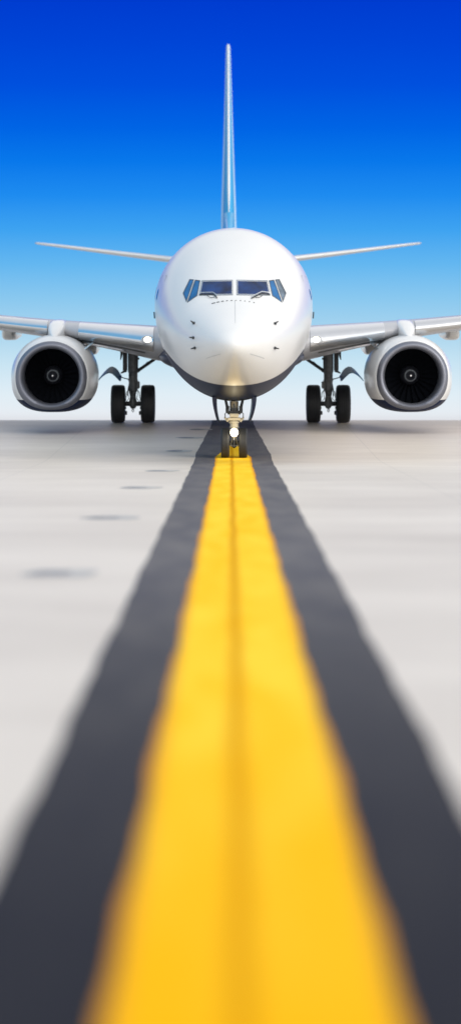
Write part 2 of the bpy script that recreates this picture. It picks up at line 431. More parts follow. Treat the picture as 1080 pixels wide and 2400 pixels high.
def frame_ring(mb, outer, inner, off, n=8, mi=0, lip=0.012):
    N = len(outer); O = []; I = []
    for i in range(N):
        for k in range(n):
            t = k/n; j = (i+1) % N
            O.append((outer[i][0]*(1-t)+outer[j][0]*t, outer[i][1]*(1-t)+outer[j][1]*t))
            I.append((inner[i][0]*(1-t)+inner[j][0]*t, inner[i][1]*(1-t)+inner[j][1]*t))
    r = [[skin(*p, -0.01)[0] for p in O], [skin(*p, off)[0] for p in O], [skin(*p, off)[0] for p in I], [skin(*p, -0.01)[0] for p in I]]
    mb.loft(r, True, False, mi)

W1 = [xz(4.5, 656.5), xz(77, 657.5), xz(83, 693), xz(4.5, 692)]
W2 = [xz(80.5, 657.5), xz(93, 655.5), xz(110.5, 709.5), xz(87, 693.5)]
W3 = [xz(95.5, 655), xz(106, 654), xz(121.5, 687.5), xz(112.5, 708)]
for sgn in (-1, 1):
    for nm, W in (('windshield', W1), ('side_window', W2), ('side_window', W3)):
        Wm = [(p[0]*sgn, p[1]) for p in W]
        e = empty('cockpit_window', (0, 0, 0), root)
        t = 0.024 if nm == 'windshield' else 0.016
        inn = inset(Wm, t)
        mb = MB(); frame_ring(mb, Wm, inset(Wm, t*0.45), 0.010); mb.build('frame', 'rubber_frame', e, smooth=50)
        mb = MB(); frame_ring(mb, inset(Wm, t*0.45), inn, 0.007); mb.build('seal', 'frame_metal' if nm == 'windshield' else 'dark', e, smooth=50)
        mb = MB(); quad_patch(mb, inn, 0.003); mb.build('pane', 'windshield_glass' if W is W1 else 'side_glass' if (sgn < 0 or W is W2) else 'grey_blind_glass', e, smooth=60)

def surf_line(name, pts, width, off, material, parent=root, n=12, thick=0.0):
    """thin ribbon on the nose skin through (x,z) points"""
    P = []
    for i in range(len(pts)-1):
        for k in range(n): t = k/n; P.append((pts[i][0]*(1-t)+pts[i+1][0]*t, pts[i][1]*(1-t)+pts[i+1][1]*t))
    P.append(pts[-1])
    Q = [skin(*p, off) for p in P]; Q = [a for a in Q if a[0] is not None]
    vs = []
    for i, (p, nn) in enumerate(Q):
        t = (Q[min(i+1, len(Q)-1)][0]-Q[max(i-1, 0)][0]).normalized()
        sd = t.cross(nn).normalized()*width/2
        vs += [p-sd, p+sd]
    fs = [(2*i, 2*i+1, 2*i+3, 2*i+2) for i in range(len(Q)-1)]
    return MB().add(vs, fs).build(name, material, parent, smooth=60)

# seams and fittings on the nose
surf_line('radome_seam', [xz(0, 704, 51), xz(0, 757, 50.6)], 0.010, 0.002, 'seam')
surf_line('lightning_strip', [xz(34, 828, 50.6), xz(52, 833, 50.9), xz(67, 838, 51.2)], 0.014, 0.003, 'seam')
surf_line('lightning_strip', [xz(-34, 828, 50.6), xz(-52, 833, 50.9), xz(-67, 838, 51.2)], 0.008, 0.003, 'seam')
for i in range(10):
    u = -50+i*10.5; v = 704.5+0.0026*u*u
    x0, z0 = xz(u, v, 51.1)
    L = 0.014+0.00045*max(0, -u)
    p, nn = skin(x0, z0, 0.002)
    mb = MB(); sl = -0.0052*u
    a, _ = skin(x0-L, z0-L*sl*-1*-1 if False else z0+L*sl*-1, 0.004); b, _ = skin(x0+L, z0+L*sl, 0.004)
    w = 0.008 if u > -20 else 0.011
    mb.tube([a, p+nn*0.004, b], w, 8); mb.build('drain_fastener', 'dark', root)

# wipers
for sgn, pts in ((-1, [(80, 688.5), (50, 688), (44, 692), (41, 697)]), (1, [(80, 688.5), (62, 686), (52, 691), (38, 698)])):
    e = empty('windshield_wiper', (0, 0, 0), root)
    P = [skin(sgn*xz(u, v)[0], xz(u, v)[1], 0.035)[0] for u, v in pts]
    MB().tube(P, 0.011, 10).build('blade', 'frame_metal', e)
    P = [skin(sgn*xz(u, v+3)[0], xz(u, v+3)[1], 0.022)[0] for u, v in pts]
    MB().tube(P, 0.013, 10).build('blade_rubber', 'dark', e)
    P = [skin(sgn*xz(u, v)[0], xz(u, v)[1], 0.025)[0] for u, v in [(64, 694), (57, 699), (49, 699.5), (43, 695)]]
    MB().tube(P, 0.007, 8).build('arm', 'dark', e)

# pitot probes
for u, v, m_ in ((-93.5, 756, 1), (-94.5, 789, 1), (-91, 812, 1), (91, 757, -1), (90, 812, -1)):
    x, z = xz(u, v, 52.4)
    p, nn = skin(x, z, 0)
    mb = MB(); tip = p+nn*0.09
    mb.tube([p-nn*0.02, p+nn*0.07, tip+Vector((0, -0.03, 0))], [0.026, 0.015, 0.013], 10)
    mb.tube([tip+Vector((0, 0.06, 0.0)), tip+Vector((0, -0.02, 0)), tip+Vector((0, -0.17, 0.0))], [0.013, 0.013, 0.007], 10)
    mb.add(*(lambda c, t, b: ([c+t*0.07*sin(2*pi*k/16)+b*0.035*cos(2*pi*k/16)+nn*0.004 for k in range(16)], [tuple(range(16))]))(p, Vector((0, 1, 0))-nn*nn.y, nn.cross(Vector((0, 1, 0))).normalized()))
    mb.build('pitot_probe', 'dark', root)

# cabin doors and windows
def side_outline(s0, s1, z0, z1, sgn, r=0.12):
    pts = []
    for cx, cz, a0 in ((s1-r, z1-r, 0), (s0+r, z1-r, 90), (s0+r, z0+r, 180), (s1-r, z0+r, 270)):
        for k in range(6):
            a = radians(a0+18*k); pts.append((cx+r*cos(a), cz+r*sin(a)))
    return pts
def side_pt(s, z, sgn, off):
    q = sqrt(s); c = interp(CENr, q)
    h = interp(TOPr, q)-c if z > c else c-interp(BOTr, q)
    th = math.acos(max(-1, min(1, (z-c)/h)))
    p, nn = fusn(s, th*1.0, off)
    if sgn < 0: p = Vector((-p.x, p.y, p.z))
    return p
def side_ring(mb, pts, w, sgn, off=0.003):
    cx = sum(p[0] for p in pts)/len(pts); cz = sum(p[1] for p in pts)/len(pts)
    inner = [(p[0]-(w if p[0] > cx else -w), p[1]-(w if p[1] > cz else -w)) for p in pts]
    n = len(pts)
    mb.add([side_pt(*p, sgn, off) for p in pts]+[side_pt(*p, sgn, off) for p in inner], [(k, (k+1) % n, n+(k+1) % n, n+k) for k in range(n)])
for sgn in (-1, 1):
    e = empty('cabin_door', (0, 0, 0), root)
    mb = MB(); side_ring(mb, side_outline(4.3, 5.15, 2.35, 4.2, sgn), 0.02, sgn); mb.build('door_seam', 'seam', e)
    mb = MB(); pts = side_outline(4.64, 4.86, 3.62, 3.88, sgn, 0.1)
    mb.add([side_pt(*p, sgn, 0.006) for p in pts], [tuple(range(len(pts)))]); mb.build('door_window', 'glass', e)
    mb = MB(); mb.tube([side_pt(5.0, 3.2, sgn, 0.03), side_pt(5.0, 3.35, sgn, 0.03)], 0.015, 8); mb.build('handle', 'dark', e)
    for i in range(12):
        s0 = 6.0+i*0.508
        mb = MB(); pts = side_outline(s0, s0+0.26, 3.62, 3.98, sgn, 0.1)
        mb.add([side_pt(*p, sgn, 0.005) for p in pts], [tuple(range(len(pts)))]); mb.build('cabin_window', 'glass', root)

# roof antenna
mb = MB()
mb.loft([[Vector((-0.13+dx, 10.6+dy*0.30, 5.34)) for dx, dy in ((0, -1), (0.03, 0), (0, 1), (-0.03, 0))],
         [Vector((-0.17+dx*0.5, 10.75+dy*0.14, 5.74)) for dx, dy in ((0, -1), (0.03, 0), (0, 1), (-0.03, 0))]])
mb.build('blade_antenna', 'white', root)
mb = MB()
mb.loft([[Vector((0.02+0.13*cos(a)*k, 9.2+0.35*sin(a)*k, 5.385+0.07*(1-k*k))) for a in [2*pi*j/16 for j in range(16)]] for k in (1.0, 0.8, 0.5, 0.15)])
mb.build('roof_beacon', 'white', root)

# wing to body fairing
rg = []
for s, hw, ht, hb in ((11.0, 0.8, 0.1, 0.12), (11.8, 1.5, 0.3, 0.3), (12.8, 1.85, 0.4, 0.42), (14, 1.99, 0.5, 0.5), (15.5, 2.04, 0.55, 0.55), (20, 2.04, 0.55, 0.55), (22.5, 1.9, 0.4, 0.5), (25, 1.2, 0.2, 0.3)):
    rg.append([Vector((hw*(abs(cos(a))**0.8)*(1 if cos(a) > 0 else -1), s, 2.12+(ht if sin(a) > 0 else hb)*sin(a))) for a in [2*pi*k/48 for k in range(48)]])
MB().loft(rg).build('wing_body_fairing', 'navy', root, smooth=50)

# ---------------------------------------------------------------- wings
def gshape(f):
    yt = 0.2969*sqrt(f)-0.126*f-0.3516*f*f+0.2843*f**3-0.1036*f**4
    return yt/0.1000
FR = [0, 0.004, 0.012, 0.025, 0.045, 0.07, 0.10, 0.15, 0.22, 0.30, 0.4, 0.5, 0.62, 0.75, 0.88, 1.0]
# x, LE s, LE z, chord, up, down
WST = [(1.0, 12.6, 2.38, 8.6, 0.50, 0.55), (1.9, 13.2, 2.47, 7.9, 0.47, 0.52), (3.0, 13.95, 2.60, 7.1, 0.395, 0.41), (4.4, 14.95, 2.76, 6.1, 0.305, 0.30),
       (5.2, 15.45, 2.84, 5.5, 0.275, 0.25), (6.6, 16.2, 2.98, 4.7, 0.245, 0.20), (10, 18.0, 3.34, 3.6, 0.17, 0.15), (14, 20.1, 3.78, 2.4, 0.12, 0.10), (17.1, 21.7, 4.12, 1.6, 0.07, 0.06)]
def wst(x): return [interp([(w[0], w[j]) for w in WST], x) for j in range(1, 6)]
def wpt(x, f, side, sgn, proud=0.0):
    s0, z0, c, u, d = wst(x)
    t = gshape(f); tw = -0.03*f*c*0.5
    z = z0+tw+((u+proud)*t if side > 0 else -(d+proud)*t)
    return Vector((sgn*x, s0+f*c-(proud*1.6 if f < 0.12 else 0), z))
def wing_ring(x, sgn):
    return [wpt(x, f, 1, sgn) for f in FR[::-1]]+[wpt(x, f, -1, sgn) for f in FR[1:-1]]
def slat(x0, x1, sgn, fu=0.085, fl=0.04, proud=0.02):
    mb = MB(); n = 14; rg = []
    us = [fu*(1-k/8)**1.6 for k in range(9)]; ls = [fl*(k/6)**1.6 for k in range(1, 7)]
    for i in range(n+1):
        x = x0+(x1-x0)*i/n
        r = [wpt(x, f, 1, sgn, proud) for f in us]+[wpt(x, f, -1, sgn, proud) for f in ls]
        r += [wpt(x, ls[-1], -1, sgn, -0.01), wpt(x, us[0], 1, sgn, -0.01)]
        rg.append(r)
    return mb.loft(rg)
def pod(x, s0, s1, z0, z1, hw, sgn):
    """canoe shaped flap track fairing hanging from the wing"""
    rg = []
    for t, k in ((0, 0.55), (0.03, 0.82), (0.10, 0.97), (0.3, 1.0), (0.6, 0.9), (0.85, 0.55), (1.0, 0.1)):
        s = s0+(s1-s0)*t; h = (z1-z0)*k
        r = []
        for j in range(24):
            a = 2*pi*j/24; c_, s_ = cos(a), sin(a)
            px_ = hw*k*(abs(c_)**0.55)*(1 if c_ > 0 else -1)
            pz_ = (abs(s_)**0.7)*(1 if s_ > 0 else -1)
            r.append(Vector((sgn*x+px_, s, z1-h/2+pz_*h/2)))
        rg.append(r)
    return MB().loft(rg)
for sgn in (-1, 1):
    w = MB()
    xs_ = [1.0+i*0.35 for i in range(17)]+[7.5+i*1.2 for i in range(8)]+[17.1]
    w.loft([wing_ring(x, sgn) for x in xs_])
    wing = w.build('wing', 'grey_paint', root, smooth=45)
    slat(2.12, 4.22, sgn, 0.14, 0.035, 0.018).build('leading_edge_flap', 'polished', wing, smooth=40)
    slat(5.12, 9.8, sgn, 0.11, 0.045, 0.035).build('slat', 'polished', wing, smooth=40)
    slat(9.9, 16.3, sgn, 0.11, 0.045, 0.030).build('slat', 'polished', wing, smooth=40)
    # inboard Krueger panel line on the underside
    mb = MB(); rg = []
    for i in range(9):
        x = 2.35+1.8*i/8
        a = wpt(x, 0.055, -1, sgn, 0.004); b = wpt(x, 0.075, -1, sgn, 0.004)
        rg.append([a, b])
    mb.add([p for r in rg for p in r], [(2*i, 2*i+1, 2*i+3, 2*i+2) for i in range(8)]); mb.build('krueger_seam', 'dark', wing)
    mb = MB(); rg = []
    for i in range(9):
        x = 2.9+1.35*i/8
        a = wpt(x, 0.09, -1, sgn, 0.006); b = wpt(x, 0.13, -1, sgn, 0.006)
        rg.append([a, b])
    mb.add([p for r in rg for p in r], [(2*i, 2*i+1, 2*i+3, 2*i+2) for i in range(8)]); mb.build('krueger_flap', 'polished', wing)
    # white root panel + landing light in the leading edge
    e = empty('landing_light', (0, 0, 0), wing)
    s0, z0, c, u_, d_ = wst(2.26)
    lc = Vector((sgn*2.27, s0-0.075, z0+0.055))
    mb = MB()
    N = 24
    nrm = Vector((sgn*-0.10, -1, 0.12)).normalized(); up = Vector((0, 0, 1)); sd = nrm.cross(up).normalized(); up = sd.cross(nrm)
    def el(ax, az, off): return [lc+sd*ax*cos(2*pi*k/N)+up*az*sin(2*pi*k/N)+nrm*off for k in range(N)]
    mb.loft([el(0.175, 0.105, -0.10), el(0.175, 0.105, 0.0), el(0.155, 0.09, 0.010), el(0.10, 0.074, 0.0)], True, False)
    mb.build('landing_light_rim', 'frame_metal', wing)
    mb = MB(); mb.loft([el(0.10, 0.075, 0.0), el(0.07, 0.05, 0.018), el(0.01, 0.008, 0.026)], True, True)
    bpy.data.objects.remove(e)
    mb.build('landing_light', 'lamp_wing', wing)
    pod(6.46, 18.2, 22.6, 2.45, 2.90, 0.22, sgn).build('flap_track_fairing', 'white', wing, smooth=50)
    pod(4.08, 18.0, 22.6, 2.02, 2.62, 0.20, sgn).build('flap_track_fairing', 'white', wing, smooth=50)
    # winglet
    mb = MB(); rg = []
    for t, s0_, c_ in ((0, 21.7, 1.6), (0.15, 21.95, 1.4), (0.4, 22.6, 1.1), (1, 23.7, 0.6)):
        x = 17.1+0.55*min(1, t*2.2)**0.7; z = 4.12+2.4*t
        rg.append([Vector((sgn*(x+0.05*gshape(f)*c_*(1 if k else -1)), s0_+f*c_, z)) for k, fl in ((1, FR[::-1]), (0, FR[1:-1])) for f in fl])
    mb.loft(rg); mb.build('winglet', 'white', wing, smooth=50)

# ---------------------------------------------------------------- engines
EC = 1.57
def ering(ds, hw, top, bot, nl, cx, s0, N=72, cz=EC):
    r = []
    for k in range(N):
        a = 2*pi*k/N; c_, s_ = cos(a), sin(a)
        if s_ >= 0: x = hw*c_; z = top*s_
        else:
            e = 2.0/nl; x = hw*(abs(c_)**e)*(1 if c_ > 0 else -1); z = -bot*(abs(s_)**e)
        r.append(Vector((cx+x, s0+ds, cz+z)))
    return r
for sgn in (-1, 1):
    cx = sgn*4.87; s0 = 13.35
    E = empty('engine', (0, 0, 0), root)
    R = lambda *a: ering(*a, cx, s0)
    lip = [R(0.42, 0.745, 0.740, 0.740, 2.0), R(0.22, 0.745, 0.74, 0.74, 2.0), R(0.10, 0.76, 0.755, 0.75, 2.0), R(0.035, 0.795, 0.79, 0.78, 2.02),
           R(0.0, 0.845, 0.84, 0.82, 2.05), R(0.02, 0.895, 0.885, 0.86, 2.1), R(0.07, 0.93, 0.92, 0.885, 2.2), R(0.15, 0.965, 0.95, 0.91, 2.3)]
    MB().loft(lip, True, False).build('inlet_lip', 'lip', E, smooth=60)
    MB().loft([R(0.42, 0.742, 0.737, 0.737, 2.0), R(0.7, 0.76, 0.76, 0.76, 2), R(1.15, 0.785, 0.785, 0.785, 2), R(1.9, 0.70, 0.70, 0.70, 2)], True, False).build('inlet_duct', 'liner', E, smooth=60)
    cowl = [R(0.152, 0.962, 0.947, 0.907, 2.3), R(0.156, 0.972, 0.957, 0.917, 2.3), R(0.3, 1.03, 1.0, 0.945, 2.45), R(0.55, 1.095, 1.05, 0.98, 2.6), R(0.95, 1.15, 1.09, 1.005, 2.7),
            R(1.5, 1.185, 1.11, 1.02, 2.7), R(2.2, 1.18, 1.11, 1.02, 2.6), R(3.0, 1.10, 1.04, 0.98, 2.4), R(3.7, 0.95, 0.93, 0.90, 2.2), R(3.72, 0.90, 0.88, 0.86, 2.2), R(3.0, 0.88, 0.86, 0.84, 2.1)]
    MB().loft(cowl, True, False).build('nacelle', 'nacelle', E, smooth=60)
    core = [R(2.4, 0.5, 0.5, 0.5, 2), R(3.0, 0.66, 0.66, 0.66, 2), R(4.1, 0.55, 0.55, 0.55, 2), R(4.7, 0.42, 0.42, 0.42, 2), R(4.7, 0.3, 0.3, 0.3, 2), R(5.3, 0.04, 0.04, 0.04, 2)]
    MB().loft(core, True, True).build('core_nozzle', 'gear_dark', E, smooth=50)
    # fan
    fb_ = MB()
    for k in range(24):
        a0 = 2*pi*k/24; ringsb = []
        for r_, tw, ch in ((0.24, 0.35, 0.16), (0.45, 0.7, 0.2), (0.65, 0.95, 0.22), (0.775, 1.1, 0.22)):
            pts = []
            for t, hh in ((-1, 0), (0, 0.008), (1, 0), (0, -0.008)):
                da = t*ch/2*sin(tw)/r_; dsv = t*ch/2*cos(tw)
                pts.append(Vector((cx+r_*cos(a0+da), s0+1.10+dsv+hh, EC+r_*sin(a0+da))))
            ringsb.append(pts)
        fb_.loft(ringsb)
    fb_.loft([R(1.45, 0.79, 0.79, 0.79, 2), R(1.45, 0.05, 0.05, 0.05, 2)], True, False)
    fb_.build('fan', 'fan', E, smooth=40)
    sp = MB()
    prof = [(0.62, 0.004), (0.625, 0.016), (0.632, 0.024), (0.64, 0.035), (0.74, 0.130), (0.745, 0.136), (0.775, 0.160), (0.78, 0.165), (0.90, 0.235), (1.05, 0.27), (1.2, 0.27)]
    N = 40
    for i in range(len(prof)-1):
        mi = 1 if 4 <= i <= 6 else 2 if i < 2 else 0
        rr = [[Vector((cx+r_*cos(2*pi*k/N), s0+d_, EC+0.03*0+r_*sin(2*pi*k/N))) for k in range(N)] for d_, r_ in (prof[i], prof[i+1])]
        sp.loft(rr, True, False, mi)
    sp.build('spinner', ['spinner', 'spinner_ring', 'spinner_tip'], E, smooth=60)
    # pylon: white fairing between the cowl and the wing
    py = MB(); rg = []
    for t, s_, zb_, zt_, hw in ((0, 14.15, 2.52, 2.64, 0.05), (0, 14.5, 2.50, 2.80, 0.16), (0, 15.0, 2.48, 2.97, 0.23), (0, 15.6, 2.45, 3.07, 0.26), (0, 16.4, 2.4, 3.09, 0.25), (0, 18.0, 2.3, 3.0, 0.2), (0, 20, 2.35, 2.6, 0.06)):
        r = []
        for j in range(24):
            a = 2*pi*j/24; c_, s2 = cos(a), sin(a)
            flare = 1.0+0.55*max(0, -s2)**2
            r.append(Vector((cx-sgn*0.03+hw*flare*(abs(c_)**0.6)*(1 if c_ > 0 else -1), s_, (zb_+zt_)/2+(zt_-zb_)/2*(abs(s2)**0.6)*(1 if s2 > 0 else -1))))
        rg.append(r)
    py.loft(rg); py.build('pylon', 'white', E, smooth=50)
    # nacelle strake on the inboard side
    st = MB(); ix = -sgn
    a0 = Vector((cx+ix*0.80, 14.15, EC+0.68)); a1 = Vector((cx+ix*0.86, 15.5, EC+0.74)); a2 = Vector((cx+ix*1.22, 15.6, EC+1.02)); a3 = Vector((cx+ix*1.10, 15.0, EC+0.93))
    th = Vector((0.012, 0, -0.015))
    st.loft([[a0+th, a1+th, a2+th, a3+th], [a0-th, a1-th, a2-th, a3-th]]); st.build('strake', 'pale_blue', E, smooth=30)

# ---------------------------------------------------------------- tail
fin = MB(); rg = []
# z, LE s, chord, half thickness
FST = [(5.2, 30.6, 7.6, 0.30), (6.2, 31.9, 6.6, 0.272), (6.8, 32.4, 6.2, 0.262), (8.0, 33.3, 5.5, 0.225), (10, 34.85, 4.4, 0.165), (12, 36.4, 3.2, 0.112), (13.0, 37.2, 2.6, 0.085), (13.17, 37.4, 2.3, 0.070), (13.22, 37.6, 1.9, 0.03)]
def fst(z): return [interp([(w[0], w[j]) for w in FST], z) for j in (1, 2, 3)]
FF = [0, 0.006, 0.02, 0.045, 0.08, 0.13, 0.2, 0.3, 0.42, 0.6, 0.8, 1.0]
def fring(z, lo=0, hi=1.0, proud=0.0):
    l, c, h = fst(z)
    ff = [f for f in FF if lo <= f <= hi]
    r = [Vector(((h*gshape(f)/1.0+proud), l+f*c-proud, z)) for f in ff[::-1]]+[Vector((-(h*gshape(f)+proud), l+f*c-proud, z)) for f in ff[(1 if lo == 0 else 0):]]
    return r
def frot(z):
    r = fring(z)
    return r[:-1] if False else r
zs = [5.2+0.4*i for i in range(20)]+[13.0, 13.1, 13.17, 13.22]
# body (rear) pale, blue front band
def fin_seg(lo, hi, zz, mi, mb):
    rows = []
    for z in zz:
        l, c, h = fst(z)
        ff = [lo+(hi-lo)*k/6 for k in range(7)]
        rows.append([Vector((h*gshape(f), l+f*c, z)) for f in ff])
    for m_ in (1, -1):
        mb.loft([[Vector((p.x*m_, p.y, p.z)) for p in r] for r in rows], False, False, mi)
mb = MB(); fin_seg(0.09, 0.3, zs, 0, mb); fin_seg(0.3, 0.72, zs, 0, mb); 
zt = 13.22; l, c, h = fst(zt)
mb.add([Vector((h*gshape(f), l+f*c, zt)) for f in FF[::-1]]+[Vector((-h*gshape(f), l+f*c, zt)) for f in FF[1:]], [tuple(range(2*len(FF)-1))])
finbody = mb.build('tail_fin', 'pale_blue', root, smooth=50)
mb = MB(); fin_seg(0.0, 0.09, zs, 0, mb); mb.build('fin_front_panel', 'blue', finbody, smooth=50)  # sky reflected along the fin front, painted in as blue
mb = MB(); fin_seg(0.72, 1.0, zs, 0, mb); mb.build('rudder', 'pale_blue', finbody, smooth=50)
# rounded white leading edge strip that ends in a point
mb = MB(); rg = []
for i in range(30):
    z = 6.55+(13.16-6.55)*i/29
    l, c, h = fst(z); w = (0.040+0.045*(13.2-z)/6.6*0.25)*min(1, (sqrt(i/4.0) if i < 4 else 1))+0.003
    w = min(w, h*0.85)
    rg.append([Vector((w*cos(a), l-0.035+ (0.0 if True else 0)+0.13*(1-abs(sin(a))) , z)) if False else Vector((w*cos(a), l+0.12-0.16*sin(a), z)) for a in [pi*k/14 for k in range(15)]])
mb.loft(rg, True, True); mb.build('leading_edge', 'white', finbody, smooth=60)
# dorsal fin
mb = MB(); rg = []
for s_, z_, w_ in ((25.5, 5.36, 0.02), (27.5, 5.6, 0.05), (29.5, 5.92, 0.10), (31.0, 6.22, 0.14), (32.4, 6.75, 0.17), (33.5, 6.9, 0.2)):
    rg.append([Vector((w_*1.3, s_, 5.0)), Vector((w_, s_, z_-0.1)), Vector((w_*0.5, s_, z_-0.02)), Vector((0, s_, z_)), Vector((-w_*0.5, s_, z_-0.02)), Vector((-w_, s_, z_-0.1)), Vector((-w_*1.3, s_, 5.0))])
mb.loft(rg); mb.build('dorsal_fin', 'blue', finbody, smooth=50)

SST = [(0.6, 33.0, 4.93, 4.0, 0.15), (2.1, 34.1, 5.115, 3.4, 0.115), (4.5, 35.6, 5.42, 2.4, 0.08), (6.9, 37.05, 5.735, 1.45, 0.045), (7.15, 37.3, 5.765, 1.15, 0.035), (7.2, 37.6, 5.772, 0.7, 0.018)]
for sgn in (-1, 1):
    mb = MB(); rg = []
    for x in [0.6+0.3*i for i in range(22)]+[7.0, 7.08, 7.15, 7.2]:
        l, z, c, h = [interp([(w[0], w[j]) for w in SST], x) for j in range(1, 5)]
        rg.append([Vector((sgn*x, l+f*c, z+h*gshape(f))) for f in FF[::-1]]+[Vector((sgn*x, l+f*c, z-h*gshape(f))) for f in FF[1:-1]])
    mb.loft(rg); st_ = mb.build('horizontal_stabilizer', 'grey_paint', root, smooth=50)
    mb = MB(); rg = []
    for i in range(24):
        x = 0.9+6.2*i/23
        l, z, c, h = [interp([(w[0], w[j]) for w in SST], x) for j in range(1, 5)]
        ff = [0.03*(k/5)**1.5 for k in range(6)]
        rg.append([Vector((sgn*x, l+f*c-0.012, z+(h+0.006)*gshape(f))) for f in ff[::-1]]+[Vector((sgn*x, l+f*c-0.012, z-(h+0.006)*gshape(f))) for f in ff[1:]])
    mb.loft(rg, True, True); mb.build('leading_edge', 'white', st_, smooth=50)

# ---------------------------------------------------------------- landing gear
def tyre(cx, s, R, W, rr, parent, name='tyre'):
    """lathe about the axle (x axis) with a few tread grooves"""
    prof = [(-W*0.36, rr), (-W*0.47, rr+0.18*(R-rr)), (-W*0.5, rr+0.5*(R-rr)), (-W*0.488, rr+0.72*(R-rr)), (-W*0.45, rr+0.88*(R-rr)), (-W*0.37, rr+0.965*(R-rr)), (-W*0.27, R*0.996)]
    for g_ in (-0.2, -0.07, 0.07, 0.2):
        prof += [(W*(g_-0.016), R), (W*(g_-0.012), R-0.010), (W*(g_+0.012), R-0.010), (W*(g_+0.016), R)]
    prof += [(-a, b) for a, b in prof[:7][::-1]]
    N = 56; rg = [[Vector((cx+x, s+r*cos(2*pi*k/N), R+r*sin(2*pi*k/N))) for k in range(N)] for x, r in prof]
    MB().loft(rg, True, False).build(name, 'rubber', parent, smooth=50)
    m2 = MB(); rp = [(-W*0.37, rr), (-W*0.34, rr*0.93), (-W*0.2, rr*0.85), (-W*0.22, rr*0.45), (-W*0.33, rr*0.40), (-W*0.33, 0.01)]
    rp = rp+[(-a, b) for a, b in rp[::-1]]
    m2.loft([[Vector((cx+x, s+r*cos(2*pi*k/N), R+r*sin(2*pi*k/N))) for k in range(N)] for x, r in rp], True, True)
    m2.build('rim', 'rim', parent, smooth=40)

# nose gear
NG = empty('nose_gear', (0, 4.0, 0), root)
s = 0.0; R_ = 0.345
for cx in (-0.205, 0.205): tyre(cx, s, R_, 0.195, 0.19, NG)
mb = MB()
mb.cyl((0, s, 0.345), (0, s+0.03, 0.75), 0.045, mi=0); mb.build('piston', 'chrome', NG)
mb = MB()
mb.cyl((-0.17, s, R_), (0.17, s, R_), 0.045)
mb.cyl((0, s, 0.27), (0, s, 0.42), 0.07, 0.06)
mb.tube([(0, s-0.05, 0.28), (0, s-0.10, 0.285)], [0.05, 0.03])
mb.build('axle', 'gear_dark', NG)
mb = MB()
mb.tube([(0, s+0.03, 0.68), (0, s+0.03, 0.74), (0, s+0.035, 0.86), (0, s+0.05, 1.3)], [0.085, 0.095, 0.092, 0.10], 24)
mb.cyl((0, s+0.03, 0.80), (0, s+0.03, 0.845), 0.12)
mb.cyl((0, s+0.03, 0.70), (0, s+0.03, 0.72), 0.11)
mb.build('strut', 'lamplit_gear', NG, bevel=0.004)
mb = MB()
mb.box((0, s-0.03, 0.90), (0.30, 0.16, 0.06), bev=0.01)
for k in (-1, 1):
    mb.tube([(k*0.12, s-0.03, 0.88), (k*0.19, s-0.05, 0.90), (k*0.215, s-0.06, 0.93), (k*0.20, s-0.05, 0.945)], [0.03, 0.028, 0.02, 0.012], 12)
    mb.tube([(k*0.13, s-0.05, 0.885), (k*0.17, s-0.06, 0.86), (k*0.14, s-0.06, 0.835)], [0.03, 0.03, 0.02], 12)
mb.build('steering_collar', 'lamplit_gear', NG)
mb = MB(); mb.box((0, s-0.11, 0.985), (0.21, 0.08, 0.085), bev=0.012); mb.box((0, s-0.155, 0.985), (0.17, 0.012, 0.055), bev=0.004); mb.build('taxi_light_housing', 'lamplit_gear', NG)
mb = MB()
mb.tube([(-0.10, s-0.03, 1.06), (0.10, s-0.03, 1.06)], 0.07, 16)
for k in (-1, 1):
    mb.tube([(k*0.10, s-0.02, 1.02), (k*0.155, s-0.03, 1.08), (k*0.16, s-0.02, 1.18), (k*0.20, s, 1.35)], [0.04, 0.045, 0.035, 0.03], 12)
    mb.tube([(k*0.15, s-0.05, 1.07), (k*0.21, s-0.07, 1.02), (k*0.205, s-0.07, 0.92)], 0.011, 8)
    mb.tube([(k*0.05, s-0.10, 1.10), (k*0.08, s-0.12, 1.20), (k*0.06, s-0.1, 1.33)], 0.010, 8)
    mb.cyl((k*0.13, s-0.10, 1.12), (k*0.13, s-0.10, 1.20), 0.022)
mb.box((0, s-0.07, 1.12), (0.13, 0.08, 0.06), bev=0.01)
mb.tube([(0, s-0.1, 1.0), (0.02, s-0.13, 1.1), (-0.01, s-0.1, 1.25)], 0.014, 8)
mb.tube([(0, s+0.1, 1.05), (0, s+0.9, 1.35)], 0.04, 10)
mb.build('trunnion', 'gear_dark', NG)
mb = MB()
for k in (-1, 1):
    mb.tube([(k*0.075, s-0.05, 0.70), (k*0.055, s-0.17, 0.54), (k*0.03, s-0.22, 0.50)], [0.018, 0.018, 0.02], 8)
    mb.tube([(k*0.03, s-0.22, 0.50), (k*0.06, s-0.14, 0.38), (k*0.085, s-0.04, 0.29)], [0.02, 0.016, 0.018], 8)
mb.tube([(-0.09, s-0.05, 0.285), (0.09, s-0.05, 0.285)], 0.02, 8)
mb.tube([(-0.04, s-0.22, 0.50), (0.04, s-0.22, 0.50)], 0.024, 8)
mb.build('torque_link', 'gear', NG)
mb = MB(); N = 28
mb.loft([[Vector((0+r*cos(2*pi*k/N), s+y_, 0.60+r*1.15*sin(2*pi*k/N))) for k in range(N)] for y_, r in ((-0.10, 0.03), (-0.16, 0.085), (-0.25, 0.098), (-0.262, 0.096), (-0.262, 0.085), (-0.25, 0.082))], True, False)
mb.build('taxi_light_rim', 'lamplit_gear', NG)
mb = MB()
mb.loft([[Vector((0+r*cos(2*pi*k/N), s+y_, 0.60+r*1.15*sin(2*pi*k/N))) for k in range(N)] for y_, r in ((-0.25, 0.083), (-0.268, 0.055), (-0.275, 0.01))], True, True)
mb.build('taxi_light', 'lamp', NG)
